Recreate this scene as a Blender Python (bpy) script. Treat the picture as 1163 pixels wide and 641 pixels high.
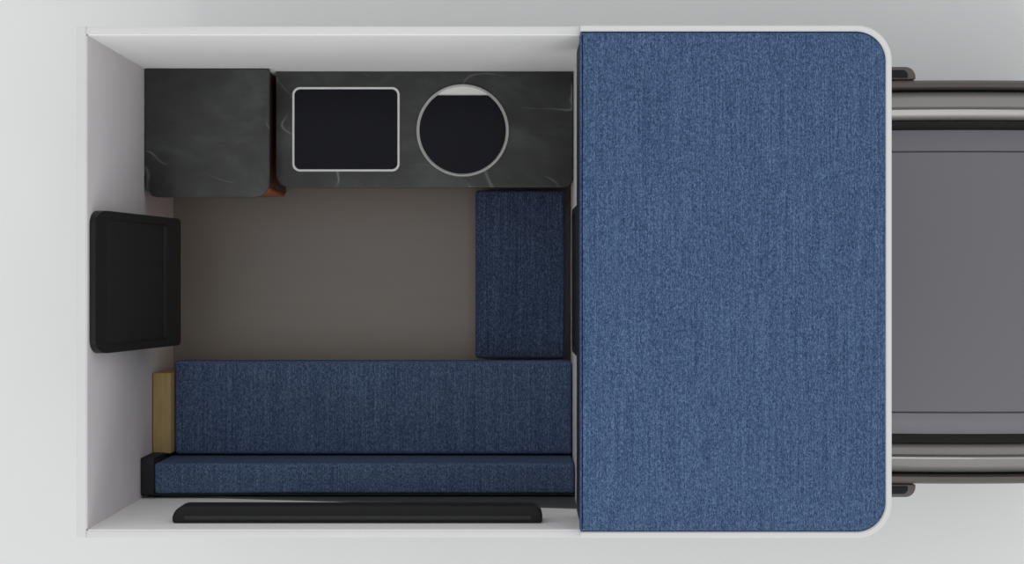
import bpy, bmesh, math, random
from mathutils import Vector, Matrix
random.seed(4)
scene = bpy.context.scene
for o in list(bpy.data.objects):
    bpy.data.objects.remove(o)

# ------------------------------------------------------------------ camera, light, exposure
F, H = 2200.0, 10.42                      # focal length in pixels of the 1163 px frame, camera height
cam_d = bpy.data.cameras.new('camera')
cam_d.sensor_width = 36.0
cam_d.lens = 36.0 * F / 1163.0
cam_d.clip_end = 200
cam = bpy.data.objects.new('camera', cam_d)
scene.collection.objects.link(cam)
cam.location = (0, 0, H)
scene.camera = cam

world = bpy.data.worlds.new('world')
scene.world = world
world.use_nodes = True
bg = world.node_tree.nodes['Background']
bg.inputs[0].default_value = (0.985, 0.99, 1.0, 1)
bg.inputs[1].default_value = 0.78

def sun(name, strength, rot, angle, col):
    d = bpy.data.lights.new(name, 'SUN')
    d.energy = strength; d.angle = math.radians(angle); d.color = col
    o = bpy.data.objects.new(name, d)
    o.rotation_euler = [math.radians(a) for a in rot]
    scene.collection.objects.link(o)
sun('sun', 0.80, (43, 8, 0), 28, (1.0, 0.995, 0.985))

scene.view_settings.view_transform = 'Standard'
scene.view_settings.look = 'None'
scene.view_settings.exposure = 0.0
scene.view_settings.gamma = 1.0
scene.view_settings.use_curve_mapping = False

# ------------------------------------------------------------------ helpers
C = scene.collection
def S(z): return F / (H - z)
def X(px, z): return (px - 581.5) / S(z)
def Y(py, z): return (320.5 - py) / S(z)

def rrect(x0, x1, y0, y1, r=0.0, n=8):
    """closed counter-clockwise loop; r is one radius or (bl, br, tr, tl)"""
    if not isinstance(r, (tuple, list)): r = (r,) * 4
    out = []
    for (cx, cy, sx, sy, rad, a0) in ((x0, y0, 1, 1, r[0], 180), (x1, y0, -1, 1, r[1], 270),
                                      (x1, y1, -1, -1, r[2], 0), (x0, y1, 1, -1, r[3], 90)):
        if rad <= 1e-6:
            out.append((cx, cy)); continue
        for i in range(n + 1):
            a = math.radians(a0 + 90.0 * i / n)
            out.append((cx + sx * rad + rad * math.cos(a), cy + sy * rad + rad * math.sin(a)))
    return out

def circle(cx, cy, r, n=64):
    return [(cx + r * math.cos(2 * math.pi * i / n), cy + r * math.sin(2 * math.pi * i / n)) for i in range(n)]

def loft(bm, loops, caps=True, close=False):
    rows = [[bm.verts.new(p) for p in lp] for lp in loops]
    n = len(rows[0])
    pairs = list(zip(rows[:-1], rows[1:]))
    if close: pairs.append((rows[-1], rows[0]))
    for a, b in pairs:
        for i in range(n):
            bm.faces.new((a[i], a[(i + 1) % n], b[(i + 1) % n], b[i]))
    if caps and not close:
        bm.faces.new(rows[0][::-1]); bm.faces.new(rows[-1])
    return rows

def offset_loop(pts, d):
    """shift a counter-clockwise loop inwards by d"""
    n = len(pts); out = []
    for i in range(n):
        p0, p1, p2 = Vector(pts[i - 1]), Vector(pts[i]), Vector(pts[(i + 1) % n])
        e1 = (p1 - p0).normalized(); e2 = (p2 - p1).normalized()
        n1 = Vector((-e1.y, e1.x)); n2 = Vector((-e2.y, e2.x))
        m = (n1 + n2); m = m / max(m.dot(n1), 1e-4) if m.length > 1e-6 else n1
        out.append((p1.x + m.x * d, p1.y + m.y * d))
    return out

def slab(bm, pts, z0, z1, top=0.0, bottom=0.0, seg=4):
    """prism over a loop, its top and bottom edges rounded"""
    loops = []
    if bottom > 0:
        for i in range(seg):
            a = math.pi / 2 * i / seg
            loops.append([(x, y, z0 + bottom * (1 - math.sin(a))) if False else (x, y, z0 + bottom * (1 - math.cos(a)))
                          for x, y in offset_loop(pts, bottom * (1 - math.sin(a)))])
    loops.append([(x, y, z0 + bottom) for x, y in pts])
    if top > 0:
        for i in range(seg + 1):
            a = math.pi / 2 * i / seg
            loops.append([(x, y, z1 - top + top * math.sin(a)) for x, y in offset_loop(pts, top * (1 - math.cos(a)))])
    else:
        loops.append([(x, y, z1) for x, y in pts])
    loft(bm, loops)

def box(bm, x0, x1, y0, y1, z0, z1, b=0.0):
    if b > 0: slab(bm, rrect(x0, x1, y0, y1, b, 3), z0, z1, b, b, 3)
    else: slab(bm, rrect(x0, x1, y0, y1), z0, z1)

def ring(bm, outer, inner, z0, z1, b=0.0):
    """a flat ring: outer and inner loops have the same count"""
    lo = [[(x, y, z0) for x, y in outer], [(x, y, z1 - b) for x, y in outer]]
    if b > 0: lo.append([(x, y, z1) for x, y in offset_loop(outer, b)])
    if b > 0: lo.append([(x, y, z1) for x, y in offset_loop(inner, -b)])
    lo += [[(x, y, z1 - b) for x, y in inner], [(x, y, z0) for x, y in inner]]
    loft(bm, lo, close=True)

def warp(bm, f):
    for v in bm.verts: v.co = f(v.co)

def obj(name, bm, mat, parent=None, smooth=True, kind=None):
    bmesh.ops.recalc_face_normals(bm, faces=bm.faces)
    me = bpy.data.meshes.new(name)
    bm.to_mesh(me); bm.free()
    me.materials.append(mat)
    if smooth:
        me.polygons.foreach_set('use_smooth', [True] * len(me.polygons))
        me.set_sharp_from_angle(angle=math.radians(32))
    o = bpy.data.objects.new(name, me)
    C.objects.link(o)
    if parent:
        o.parent = parent
        o.matrix_parent_inverse = Matrix.Translation(parent.location).inverted()
    if kind: o['kind'] = kind
    return o

def thing(name, label, cat, loc=(0, 0, 0), group=None):
    o = bpy.data.objects.new(name, None)
    o.empty_display_size = 0.1
    o.location = loc
    C.objects.link(o)
    o['label'] = label; o['category'] = cat
    if group: o['group'] = group
    return o

def tag(o, label, cat, group=None):
    o['label'] = label; o['category'] = cat
    if group: o['group'] = group
    return o

# ------------------------------------------------------------------ materials
def lin(h):
    h = h.lstrip('#')
    v = [int(h[i:i + 2], 16) / 255 for i in (0, 2, 4)]
    return tuple(c / 12.92 if c <= .04045 else ((c + .055) / 1.055) ** 2.4 for c in v) + (1,)

def mat(name, col, rough=0.5, metal=0.0, spec=0.5, coat=0.0):
    m = bpy.data.materials.new(name); m.use_nodes = True
    p = m.node_tree.nodes['Principled BSDF']
    p.inputs['Base Color'].default_value = col if len(col) == 4 else tuple(col) + (1,)
    p.inputs['Roughness'].default_value = rough
    p.inputs['Metallic'].default_value = metal
    p.inputs['Specular IOR Level'].default_value = spec
    p.inputs['Coat Weight'].default_value = coat
    return m

def nodes(m): return m.node_tree.nodes, m.node_tree.links, m.node_tree.nodes['Principled BSDF']

def coords(m, scale, rot=(0, 0, 0)):
    n, l, p = nodes(m)
    tc = n.new('ShaderNodeTexCoord'); mp = n.new('ShaderNodeMapping')
    mp.inputs['Scale'].default_value = scale; mp.inputs['Rotation'].default_value = rot
    l.new(tc.outputs['Object'], mp.inputs['Vector'])
    return mp.outputs['Vector']

def noise(m, vec, scale, detail=2.0, rough=0.5, dist=0.0):
    n, l, p = nodes(m)
    t = n.new('ShaderNodeTexNoise')
    t.inputs['Scale'].default_value = scale; t.inputs['Detail'].default_value = detail
    t.inputs['Roughness'].default_value = rough; t.inputs['Distortion'].default_value = dist
    l.new(vec, t.inputs['Vector'])
    return t.outputs['Fac']

def ramp(m, fac, stops):
    n, l, p = nodes(m)
    r = n.new('ShaderNodeValToRGB')
    e = r.color_ramp.elements
    while len(e) < len(stops): e.new(0.5)
    for k, (pos, col) in enumerate(stops):
        e[k].position = pos; e[k].color = col if len(col) == 4 else tuple(col) + (1,)
    l.new(fac, r.inputs['Fac'])
    return r.outputs['Color']

def mix(m, a, b, fac, mode='MIX'):
    n, l, p = nodes(m)
    x = n.new('ShaderNodeMix'); x.data_type = 'RGBA'; x.blend_type = mode
    if isinstance(fac, float): x.inputs[0].default_value = fac
    else: l.new(fac, x.inputs[0])
    for k, s in ((6, a), (7, b)):
        if isinstance(s, tuple): x.inputs[k].default_value = s
        else: l.new(s, x.inputs[k])
    return x.outputs[2]

def fabric(name, dark, mid, light):
    """heathered woven cloth: threads run along y, flecks of lighter yarn"""
    m = mat(name, mid, 0.95, spec=0.15)
    n, l, p = nodes(m)
    parts = ((noise(m, coords(m, (1, 0.28, 1)), 300, 1.0, 0.6), 0.42), (noise(m, coords(m, (1, 0.9, 1)), 240, 1.0, 0.6), 0.40),
             (noise(m, coords(m, (1, 0.012, 1)), 190, 1.0, 0.5), 0.18))
    acc = None
    for out, wgt in parts:
        y = n.new('ShaderNodeMath'); y.operation = 'MULTIPLY_ADD'; y.inputs[1].default_value = wgt
        l.new(out, y.inputs[0])
        if acc is None: y.inputs[2].default_value = 0.0
        else: l.new(acc, y.inputs[2])
        acc = y.outputs[0]
    c = ramp(m, y.outputs[0], [(0.36, dark), (0.50, mid), (0.64, light)])
    l.new(c, p.inputs['Base Color'])
    b = n.new('ShaderNodeBump'); b.inputs['Strength'].default_value = 0.25; b.inputs['Distance'].default_value = 0.002
    l.new(y.outputs[0], b.inputs['Height']); l.new(b.outputs[0], p.inputs['Normal'])
    return m

def stone(name):
    m = mat(name, lin('#3c3f3f'), 0.42, spec=0.4)
    n, l, p = nodes(m)
    cloud = noise(m, coords(m, (1, 1.6, 1), (0, 0, 0.5)), 3.2, 6, 0.6, 0.4)
    base = ramp(m, cloud, [(0.3, lin('#262727')), (0.5, lin('#333434')), (0.72, lin('#474949'))])
    # thin veins where a warped field crosses its middle
    v = noise(m, coords(m, (1, 2.2, 1), (0, 0, 0.75)), 1.25, 1.5, 0.45, 0.1)
    a = n.new('ShaderNodeMath'); a.operation = 'SUBTRACT'; a.inputs[1].default_value = 0.5; l.new(v, a.inputs[0])
    b = n.new('ShaderNodeMath'); b.operation = 'ABSOLUTE'; l.new(a.outputs[0], b.inputs[0])
    vein = ramp(m, b.outputs[0], [(0.0, (1, 1, 1)), (0.004, (0, 0, 0))])
    patch = ramp(m, noise(m, coords(m, (1, 1, 1)), 4.0, 2), [(0.48, (0, 0, 0)), (0.62, (0.4, 0.4, 0.4))])
    f = mix(m, vein, patch, 1.0, 'MULTIPLY')
    c = mix(m, base, lin('#a3a6a4'), f)
    l.new(c, p.inputs['Base Color'])
    return m

def wood(name, a, b, scale, axis=(1, 12, 12), rough=0.5, spec=None):
    m = mat(name, a, rough, spec=0.3)
    n, l, p = nodes(m)
    g = noise(m, coords(m, axis), scale, 4, 0.6, 0.3)
    l.new(ramp(m, g, [(0.3, a), (0.7, b)]), p.inputs['Base Color'])
    if spec is not None: p.inputs['Specular IOR Level'].default_value = spec
    return m

def mottled(name, a, b, scale, rough=0.6, spec=0.3):
    m = mat(name, a, rough, spec=spec)
    n, l, p = nodes(m)
    l.new(ramp(m, noise(m, coords(m, (1, 1, 1)), scale, 3, 0.5), [(0.3, a), (0.7, b)]), p.inputs['Base Color'])
    return m

M = {}
M['ground'] = mottled('studio_ground', lin('#e3e4e4'), lin('#e6e7e7'), 0.8, 0.9, 0.1)
M['shell'] = mottled('white_shell', lin('#d5d5d5'), lin('#d9d9d9'), 2.0, 0.65, 0.2)
M['liner'] = mottled('grey_white_liner', lin('#d2ced0'), lin('#d5d2d3'), 2.0, 0.7, 0.2)
M['white_liner'] = mottled('white_liner', lin('#ececec'), lin('#efefef'), 2.0, 0.7, 0.2)
M['tray'] = mat('white_tray', lin('#d6d6d6'), 0.5, spec=0.3)
M['floor'] = wood('brown_floor', lin('#7f776c'), lin('#837b70'), 3.0, (0.6, 7, 1), 0.36, 1.0)
M['mattress'] = fabric('blue_mattress_cloth', lin('#233650'), lin('#405678'), lin('#657c9c'))
M['cushion'] = fabric('blue_cushion_cloth', lin('#2e3d5a'), lin('#4b5e7e'), lin('#7c8dab'))
M['shaded'] = fabric('shaded_cushion_cloth', lin('#25324d'), lin('#3e4e6b'), lin('#6c7d9a'))  # same blue cushion cloth, darkened in colour for the deep shade low down
M['stone'] = stone('dark_slate')
M['teak'] = wood('red_brown_wood', lin('#b86034'), lin('#d07c4a'), 5.0, (12, 12, 1))
M['shaded_teak'] = wood('shaded_red_brown_wood', lin('#4e2f22'), lin('#623a2a'), 5.0, (12, 12, 1))  # carcass wood, darkened in colour for the shade under the worktop overhang
M['ply'] = wood('pale_plywood', lin('#a88f60'), lin('#bda571'), 4.0, (10, 1, 10))
M['black'] = mat('black_plastic', lin('#1f1f20'), 0.5, spec=0.2)
M['black_board'] = mat('black_board', lin('#222327'), 0.6, spec=0.3)
M['pane'] = mat('smoked_pane', lin('#262727'), 0.55, spec=0.12)
M['glass'] = mat('black_glass', lin('#191a20'), 0.2, spec=0.10)
M['steel'] = mat('brushed_steel', lin('#d0d0ce'), 0.38, metal=0.6)
M['matte_steel'] = mat('satin_steel', lin('#e2e1df'), 0.5, metal=0.15)
M['silver'] = mat('silver_paint', lin('#8b8986'), 0.42, metal=0.55, coat=0.4)
M['hood'] = mat('grey_hood_paint', lin('#6b6a70'), 0.55, metal=0.1)
M['flare'] = mat('grey_brown_plastic', lin('#524c49'), 0.5)
M['gasket'] = mat('black_rubber', lin('#1c1b1c'), 0.6, spec=0.2)
M['tyre'] = mat('tyre_rubber', lin('#1a1a1a'), 0.8)
M['tinted'] = mat('tinted_windscreen', lin('#15181b'), 0.1)

# ------------------------------------------------------------------ setting
bm = bmesh.new(); box(bm, -14, 14, -14, 14, -0.05, 0); obj('ground', bm, M['ground'], kind='structure')

ZF, ZR = 0.60, 2.591                     # camper floor, rim of the open walls
XL, XR = -1.717, 0.292                   # inner faces of the rear wall and of the partition
YB, YF = 0.998, -1.002                   # inner faces of the side walls
bm = bmesh.new(); box(bm, XL - 0.043, 0.33, YF - 0.032, YB + 0.036, 0.52, ZF); obj('floor', bm, M['floor'], kind='structure')
def wall(name, x0, x1, y0, y1, z0, z1, m):
    bm = bmesh.new(); slab(bm, rrect(x0, x1, y0, y1), z0, z1, 0.004, 0, 2)
    return obj(name, bm, m, kind='structure')
wall('wall_left', XL - 0.043, XL - 0.004, YF - 0.032, YB + 0.036, ZF, ZR, M['shell'])
wall('trim_1', XL - 0.004, XL, YF, YB, ZF, ZR - 0.004, M['liner'])          # grey lining on the rear wall
wall('wall_back', XL - 0.004, XR + 0.02, YB + 0.004, YB + 0.036, ZF, ZR, M['shell'])
wall('trim_3', XL, XR, YB, YB + 0.004, ZF, ZR - 0.004, M['white_liner'])
wall('wall_front', XL - 0.004, XR + 0.02, YF - 0.032, YF - 0.004, ZF, ZR, M['shell'])
wall('trim_4', XL, XR, YF - 0.004, YF, ZF, ZR - 0.004, M['white_liner'])
wall('wall_right', XR, XR + 0.03, YF, YB, ZF, 2.05, M['white_liner'])

# over-cab tray that carries the bed
ZT = 2.635
xo, yo0, yo1 = X(1013, ZT), Y(611.5, ZT), Y(28.5, ZT)
lip = 0.0245
bm = bmesh.new()
outer = rrect(XR - 0.016, xo, yo0, yo1, (0, 0.14, 0.14, 0), 12)
slab(bm, offset_loop(outer, 0.003), 2.055, 2.128, 0, 0.03, 4)
# lip wall round three sides (open towards the living space)
inner = [(x if x > XR + 0.05 else XR - 0.016, y) for x, y in rrect(XR - 0.016, xo - lip, yo0 + lip, yo1 - lip, (0, 0.118, 0.118, 0), 12)]
path_o = [outer[0]] + outer[1:]; path_i = [inner[0]] + inner[1:]
rows = []
for (a, b) in zip(path_o, path_i):
    rows.append([(a[0], a[1], 2.09), (a[0], a[1], ZT - 0.006), (a[0] + (b[0] - a[0]) * .2, a[1] + (b[1] - a[1]) * .2, ZT),
                 (a[0] + (b[0] - a[0]) * .8, a[1] + (b[1] - a[1]) * .8, ZT), (b[0], b[1], ZT - 0.006), (b[0], b[1], 2.09)])
loft(bm, rows)
obj('wall_alcove', bm, M['tray'], kind='structure')

# rear window: deep black frame on the left wall, its sill standing out further than its head
w1 = bpy.data.objects.new('window_1', None); C.objects.link(w1); w1['kind'] = 'structure'
w1.location = (XL, 0, 1.95)
zu, zl, hy = 2.553, 1.366, 0.295
def w1_map(co):                          # x: along y, y: along the height 0..1, z: 0 wall .. 1 face
    t = co.y
    depth = 0.168 + (0.024 - 0.168) * t
    return Vector((XL + 0.001 + co.z * depth, co.x, zl + (zu - zl) * t))
def unit(pts): return [(x, (y) / (zu - zl)) for x, y in pts]
L = zu - zl
bm = bmesh.new()
K = 0.4                                  # corners are drawn on a shortened height, then stretched back
Lk = L * K
def w1_set(bm): warp(bm, lambda c: w1_map(Vector((c.x, c.y / Lk, c.z))))
o_ = rrect(-hy, hy, 0, Lk, (0.02, 0.02, 0.06, 0.06), 8); i_ = rrect(-hy + 0.034, hy - 0.034, 0.086, Lk - 0.055, (0.012, 0.012, 0.02, 0.02), 8)
ring(bm, o_, i_, 0, 1.0)
w1_set(bm)
bmesh.ops.bevel(bm, geom=[e for e in bm.edges if len(e.link_faces) == 2 and e.calc_face_angle(0) > 0.9], offset=0.007, segments=2, affect='EDGES')
obj('frame', bm, M['black'], w1)
bm = bmesh.new(); slab(bm, rrect(-hy + 0.033, hy - 0.033, 0.085, Lk - 0.054, 0.01, 4), 0, 0.93); w1_set(bm)
obj('pane', bm, M['pane'], w1)
bm = bmesh.new(); slab(bm, rrect(-hy + 0.04, hy - 0.04, 0.089, 0.092), 0.925, 0.95); w1_set(bm)
obj('blind_rail', bm, mat('grey_rail', lin('#343536'), 0.5, spec=0.15), w1)

# side window: its thick black head frame stands out from the wall, the dark pane below it
w2 = bpy.data.objects.new('window_2', None); C.objects.link(w2); w2['kind'] = 'structure'
w2.location = (-0.6, YF, 2.2)
bm = bmesh.new()
slab(bm, rrect(-1.41, 0.126, YF + 0.0005, YF + 0.074, (0.013, 0.013, 0.045, 0.058), 10), 2.25, 2.39, 0.011, 0.011, 4)
obj('frame', bm, M['black'], w2)
bm = bmesh.new(); slab(bm, rrect(-1.36, 0.08, YF + 0.016, YF + 0.032, 0.006, 4), 2.389, 2.3935, 0.0015, 0, 2)
obj('blind_rail', bm, mat('blind_rail_grey', lin('#363737'), 0.5, spec=0.2), w2)
bm = bmesh.new(); slab(bm, rrect(-1.36, 0.08, 1.80, 2.245, (0.06, 0.06, 0.005, 0.005), 8), 0.0085, 0.016, 0.003)
warp(bm, lambda c: Vector((c.x, YF + 0.0005 + c.z, c.y)))
obj('pane', bm, M['pane'], w2)
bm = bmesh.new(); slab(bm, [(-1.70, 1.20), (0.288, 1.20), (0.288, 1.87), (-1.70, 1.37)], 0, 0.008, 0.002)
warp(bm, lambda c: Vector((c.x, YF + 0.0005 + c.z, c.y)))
obj('sloped_sheet', bm, mat('dark_grey_sheet', lin('#4e4f4f'), 0.6, spec=0.2), kind='structure')   # thin dark grey sheet with a sloping top edge, behind the bolster

# pass-through window in the partition below the bed
w3 = bpy.data.objects.new('window_3', None); C.objects.link(w3); w3['kind'] = 'structure'
w3.location = (XR, 0, 1.75)
bm = bmesh.new()
ring(bm, rrect(-0.322, 0.335, 1.48, 2.01, 0.06, 8), rrect(-0.29, 0.303, 1.515, 1.975, 0.04, 8), 0, 0.016, 0.005)
warp(bm, lambda c: Vector((XR - 0.0005 - c.z, c.x, c.y)))
obj('frame', bm, M['black'], w3)
bm = bmesh.new(); slab(bm, rrect(-0.292, 0.305, 1.513, 1.977, 0.04, 8), 0, 0.006)
warp(bm, lambda c: Vector((XR - 0.0005 - c.z, c.x, c.y)))
obj('pane', bm, M['pane'], w3)

# ------------------------------------------------------------------ bed over the cab
bed = thing('bed_base', 'dark slab bed base under the big blue mattress over the cab', 'bed base', (0.9, 0, 2.131))
bm = bmesh.new(); slab(bm, rrect(0.2765, xo - lip - 0.008, -0.985, 0.99, (0.01, 0.10, 0.10, 0.01), 8), 2.131, 2.529, 0.003, 0.003, 2)
obj('platform', bm, M['black_board'], bed)
zm = 2.632
bm = bmesh.new()
slab(bm, rrect(X(659, zm), X(1006, zm), Y(604, zm), Y(36.5, zm), (0.006, 0.118, 0.118, 0.006), 12), 2.530, zm, 0.010, 0.010, 4)
o = obj('mattress', bm, M['mattress'])
tag(o, 'big blue heathered mattress with two rounded corners over the cab', 'mattress')

# ------------------------------------------------------------------ cabinets and worktops
def cabinet(name, label, x0, x1, y0, y1, z1, m, doors):
    t = thing(name, label, 'cabinet', ((x0 + x1) / 2, (y0 + y1) / 2, ZF))
    bm = bmesh.new(); box(bm, x0, x1, y0 + 0.019, y1, ZF + 0.001, z1, 0.002); obj('carcass', bm, M['shaded_teak'], t)
    w = (x1 - x0) / doors
    for k in range(doors):
        a, b = x0 + k * w + 0.002, x0 + (k + 1) * w - 0.002
        bm = bmesh.new(); box(bm, a, b, y0, y0 + 0.018, ZF + 0.06, z1 - 0.012, 0.003)
        d = obj('door', bm, m, t)
        bm = bmesh.new(); slab(bm, rrect(b - 0.075, b - 0.045, z1 - 0.20, z1 - 0.08, 0.012, 5), 0, 0.004, 0.002)
        warp(bm, lambda c: Vector((c.x, y0 - 0.0005 - c.z, c.y)))
        obj('handle', bm, M['black'], d)
    return t
zt, zs = 1.385, 1.253
cabinet('cabinet', 'red-brown wood cabinet under the smaller, higher dark worktop in the corner', -1.712, -1.145, 0.43, 0.99, zt - 0.031, M['teak'], 1)
cabinet('cabinet', 'long wood cabinet under the worktop with hob and round sink', -1.085, 0.284, 0.475, 0.99, zs - 0.031, M['teak'], 3)
bm = bmesh.new()
slab(bm, rrect(X(164.8, zt), X(306, zt), Y(224, zt), 0.995, (0.06, 0.07, 0.004, 0.004), 10), zt - 0.03, zt, 0.003, 0.003, 2)
tag(obj('worktop', bm, M['stone']), 'nearly square dark slate worktop in the corner, higher and smaller', 'worktop')
bm = bmesh.new()
slab(bm, rrect(X(313.5, zs), 0.288, Y(213, zs), 0.996, (0.065, 0.05, 0.004, 0.004), 10), zs - 0.03, zs, 0.003, 0.003, 2)
tag(obj('worktop', bm, M['stone']), 'long dark slate worktop holding the square hob and the round sink', 'worktop')

# hob with black glass lid
def q(px, py): return X(px, zs), Y(py, zs)
hx0, hy1 = q(332, 99); hx1, hy0 = q(454, 195)
hob = thing('hob', 'rectangular black glass-covered hob in a thin silver frame, left of the round sink', 'hob', ((hx0 + hx1) / 2, (hy0 + hy1) / 2, zs))
bm = bmesh.new()
ring(bm, rrect(hx0, hx1, hy0, hy1, 0.036, 8), rrect(hx0 + .0105, hx1 - .0105, hy0 + .0105, hy1 - .0105, 0.028, 8), zs + 0.0005, zs + 0.009, 0.003)
obj('frame', bm, M['matte_steel'], hob)
bm = bmesh.new(); slab(bm, rrect(hx0 + .010, hx1 - .010, hy0 + .010, hy1 - .010, 0.028, 8), zs + 0.0005, zs + 0.006, 0.001)
obj('glass_lid', bm, M['glass'], hob)

# round sink with a glass lid cut straight along the back
scx, scy = q(525.5, 148.5)
R = 52.5 / S(zs)
sink = thing('sink', 'round sink in a silver ring under a black glass lid cut straight at the back', 'sink', (scx, scy, zs))
bm = bmesh.new(); ring(bm, circle(scx, scy, R), circle(scx, scy, R - 0.010), zs + 0.0005, zs + 0.016, 0.004)
obj('rim', bm, M['steel'], sink)
bm = bmesh.new(); slab(bm, circle(scx, scy, R - 0.0095), zs + 0.0005, zs + 0.004)
obj('hinge_plate', bm, M['matte_steel'], sink)
bm = bmesh.new()
rl = R - 0.014; cut = Y(108.5, zs) - scy
a0 = math.asin(min(1, cut / rl))
pts = [(scx + rl * math.cos(a), scy + rl * math.sin(a)) for a in [math.pi - a0 + (math.pi + 2 * a0) * i / 60 for i in range(61)]]
slab(bm, pts, zs + 0.0045, zs + 0.0105, 0.0015)
obj('glass_lid', bm, M['glass'], sink)

# ------------------------------------------------------------------ seats
zb = 1.098
bx = thing('bench', 'pale wooden bench box along the wall under the long blue seat cushion', 'bench', (-0.67, -0.7, ZF))
bm = bmesh.new(); box(bm, X(198.5, zb), 0.286, -0.995, -0.402, ZF + 0.001, zb - 0.125, 0.003); obj('seat_box', bm, M['ply'], bx)
zw = 1.185
bm = bmesh.new(); box(bm, -1.713, X(198, zb) - 0.002, -0.818, Y(424, zw), ZF + 0.001, zw, 0.003); tag(obj('end_box', bm, M['ply']), 'pale wooden box filling the gap between bench cushion and rear wall', 'box')
bm = bmesh.new()
slab(bm, rrect(X(198, zb), 0.287, -0.83, Y(410, zb), 0.02, 5), zb - 0.124, zb, 0.02, 0.02, 5)
tag(obj('seat_cushion', bm, M['cushion']), 'long blue cloth seat cushion on the bench beside the bare floor', 'cushion')
zk = 1.477
back = thing('backrest', 'long narrow blue backrest bolster with a black end panel, along the windowed wall', 'backrest', (-0.7, -0.9, zb))
bm = bmesh.new()
slab(bm, rrect(X(175, zk), 0.288, Y(561, zk), Y(526.5, zk), 0.015, 5), zb - 0.124, zk, 0.015, 0.01, 5)
obj('bolster', bm, M['cushion'], back)
bm = bmesh.new(); box(bm, X(159.5, zk), X(175, zk) - 0.001, Y(562, zk), Y(520.5, zk), zb - 0.02, zk - 0.004, 0.004); obj('end_panel', bm, M['black_board'], back)
bm = bmesh.new(); box(bm, X(159.5, zk), 0.288, Y(561, zk) - 0.010, Y(561, zk) - 0.001, zb - 0.124, zk - 0.012, 0.003); obj('back_board', bm, M['black_board'], back)

zc = 0.855
st = thing('seat_box', 'dark low seat box under the short blue cushion by the partition', 'seat', (0.04, 0.03, ZF))
bm = bmesh.new(); box(bm, X(541, zc) + 0.02, 0.25, -0.372, 0.445, ZF + 0.001, zc - 0.092, 0.003); obj('body', bm, M['black_board'], st)
bm = bmesh.new()
slab(bm, rrect(X(540, zc), X(641, zc), -0.378, 0.453, 0.018, 5), zc - 0.091, zc, 0.018, 0.018, 5)
tag(obj('seat_cushion', bm, M['shaded']), 'short blue seat cushion set low between the long worktop and the bench', 'cushion')

# ------------------------------------------------------------------ the truck in front
truck = thing('truck', 'grey truck cab with silver wings showing past the rounded mattress end', 'truck', (1.5, 0, 0))
XA, XN = 1.66, 2.95                      # from the cowl to the nose
def strip(name, prof, m, x0=XA, x1=XN, sgn=1, thick=0.03, nose=0.0):
    """a long panel: a section in (y, z) swept along x, drooping and narrowing a little to the nose"""
    bm = bmesh.new(); rows = []
    for i in range(15):
        t = i / 14; x = x0 + (x1 - x0) * t
        drop = 0.035 * t ** 2 + 0.10 * max(0, (t - 0.8) / 0.2) ** 2
        k = 1 + 0.006 * math.sin(t * math.pi) - 0.05 * max(0, (t - 0.8) / 0.2) ** 2
        up = [(x, sgn * y * k, z - drop) for y, z in prof]
        dn = [(x, sgn * y * k, z - drop - thick) for y, z in prof[::-1]]
        rows.append(up + dn)
    loft(bm, rows)
    return obj(name, bm, m, truck)
hood_prof = [(-.738, .965), (-.70, .99), (-.66, 1.002), (-.636, 1.006), (-.631, .998), (-.626, 1.008), (-.45, 1.022), (-.2, 1.032), (0, 1.035),
             (.2, 1.032), (.45, 1.022), (.626, 1.008), (.631, .998), (.636, 1.006), (.66, 1.002), (.70, .99), (.738, .965)]
strip('hood', hood_prof, M['hood'])
for s in (1, -1):
    strip('hood_gap_strip', [(.739, .945), (.784, .945)], M['gasket'], sgn=s)
    strip('wing', [(.785, .930), (.795, .948), (.815, .962), (.838, .970), (.843, .984), (.850, .992), (.858, .990), (.872, .974), (.892, .950), (.912, .920), (.930, .880), (.940, .83)], M['silver'], sgn=s, thick=0.02)
    strip('wheel_arch_flare', [(.941, .845), (.947, .886), (.955, .896), (.978, .892), (.990, .870), (.993, .80)], M['flare'], sgn=s, thick=0.05)
# cab under the bed
bm = bmesh.new(); rows = []
for (x, hw, z0, z1) in ((0.34, 0.93, 0.45, 1.95), (0.9, 0.93, 0.45, 1.98), (1.12, 0.92, 0.45, 1.93), (1.645, 0.93, 0.45, 1.0)):
    rows.append([(x, -hw, z0), (x, hw, z0), (x, hw, min(z1, 1.05)), (x, hw - 0.16 * (z1 - 1) , z1), (x, -hw + 0.16 * (z1 - 1), z1), (x, -hw, min(z1, 1.05))])
loft(bm, rows); obj('cab_body', bm, M['silver'], truck)
bm = bmesh.new()
a, b = (1.14, 1.925), (1.64, 1.03)
loft(bm, [[(a[0], -0.74, a[1]), (a[0], 0.74, a[1]), (a[0] + .03, 0.74, a[1] + .012), (a[0] + .03, -0.74, a[1] + .012)],
          [(b[0], -0.88, b[1]), (b[0], 0.88, b[1]), (b[0] + .03, 0.88, b[1] + .012), (b[0] + .03, -0.88, b[1] + .012)]])
obj('windscreen', bm, M['tinted'], truck)
bm = bmesh.new(); box(bm, 2.80, 3.0, -0.93, 0.93, 0.35, 0.80, 0.04); obj('bumper', bm, M['flare'], truck)
bm = bmesh.new(); box(bm, 0.36, 2.78, -0.45, 0.45, 0.34, 0.50, 0.01); obj('chassis', bm, M['gasket'], truck)
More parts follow.
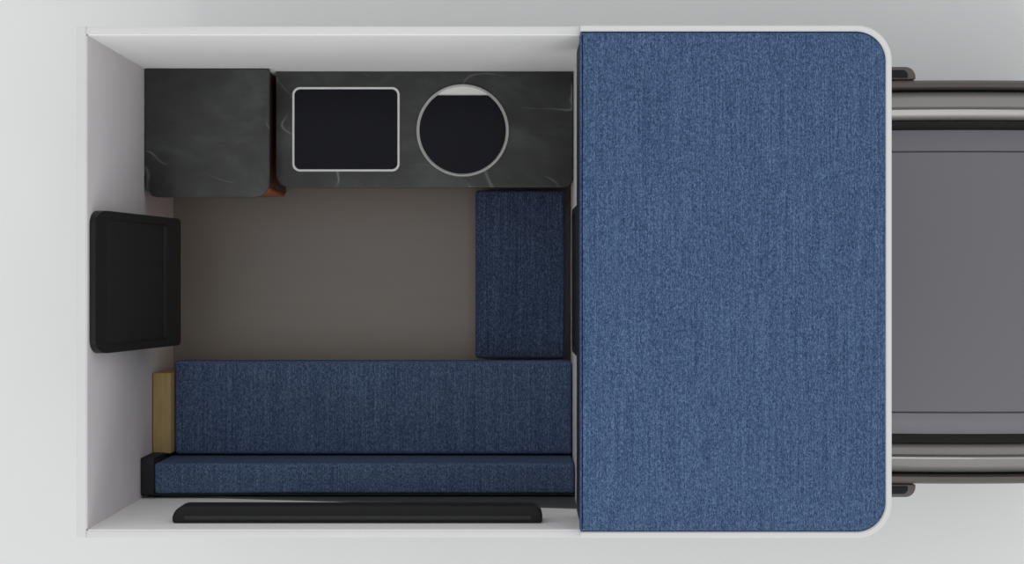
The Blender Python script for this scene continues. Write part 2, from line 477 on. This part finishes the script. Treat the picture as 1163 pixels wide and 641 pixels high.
# doors, with their side windows on the sloping upper half
for s in (1, -1):
    bm = bmesh.new(); slab(bm, rrect(0.42, 1.52, 0.50, 1.00, (0.03, 0.10, 0.02, 0.03), 6), 0, 0.012, 0.004)
    warp(bm, lambda c: Vector((c.x, s * (0.931 + c.z), c.y)))
    dr = obj('door', bm, M['silver'], truck)
    bm = bmesh.new(); slab(bm, rrect(0.50, 0.68, 0.88, 0.92, 0.012, 5), 0.0125, 0.026, 0.004)
    warp(bm, lambda c: Vector((c.x, s * (0.931 + c.z), c.y)))
    obj('door_handle', bm, M['gasket'], dr)
    bm = bmesh.new()
    quad = [(0.46, 1.10), (1.42, 1.10), (1.10, 1.80), (0.46, 1.80)]
    slab(bm, quad, 0.012, 0.018)
    warp(bm, lambda c: Vector((c.x, s * (0.93 - (c.y - 1.05) * 0.169 + c.z), c.y)))
    obj('side_window', bm, M['tinted'], truck)
# mirrors
for s in (1, -1):
    zmi = 0.86
    ym = 1.063
    bm = bmesh.new()
    slab(bm, rrect(1.76, X(1040, zmi), 0.999, ym, (0.008, 0.008, 0.05, 0.03), 10), zmi - 0.15, zmi, 0.006, 0.006, 3)
    warp(bm, lambda c: Vector((c.x, s * c.y, c.z)))
    h_ = obj('door_mirror', bm, M['flare'], truck)
    bm = bmesh.new()
    slab(bm, rrect(1.78, X(1031, zmi), 1.008, ym - 0.016, (0.004, 0.004, 0.025, 0.015), 8), zmi - 0.001, zmi + 0.003, 0.002, 0, 2)
    warp(bm, lambda c: Vector((c.x, s * c.y, c.z)))
    obj('mirror_cap', bm, M['gasket'], h_)
# wheels
for (wx, s) in ((2.25, 1), (2.25, -1)):
    bm = bmesh.new(); rows = []
    for (yy, rr) in ((0.66, 0.30), (0.67, 0.335), (0.70, 0.35), (0.84, 0.35), (0.87, 0.335), (0.88, 0.30), (0.875, 0.22)):
        rows.append([(wx + rr * math.cos(2 * math.pi * i / 40), s * yy, 0.351 + rr * math.sin(2 * math.pi * i / 40)) for i in range(40)])
    loft(bm, rows); wh = obj('wheel', bm, M['tyre'], truck)
    bm = bmesh.new(); rows = []
    for (yy, rr) in ((0.80, 0.215), (0.868, 0.215), (0.872, 0.20), (0.85, 0.17), (0.86, 0.05)):
        rows.append([(wx + rr * math.cos(2 * math.pi * i / 40), s * yy, 0.351 + rr * math.sin(2 * math.pi * i / 40)) for i in range(40)])
    loft(bm, rows); obj('rim', bm, M['matte_steel'], wh)
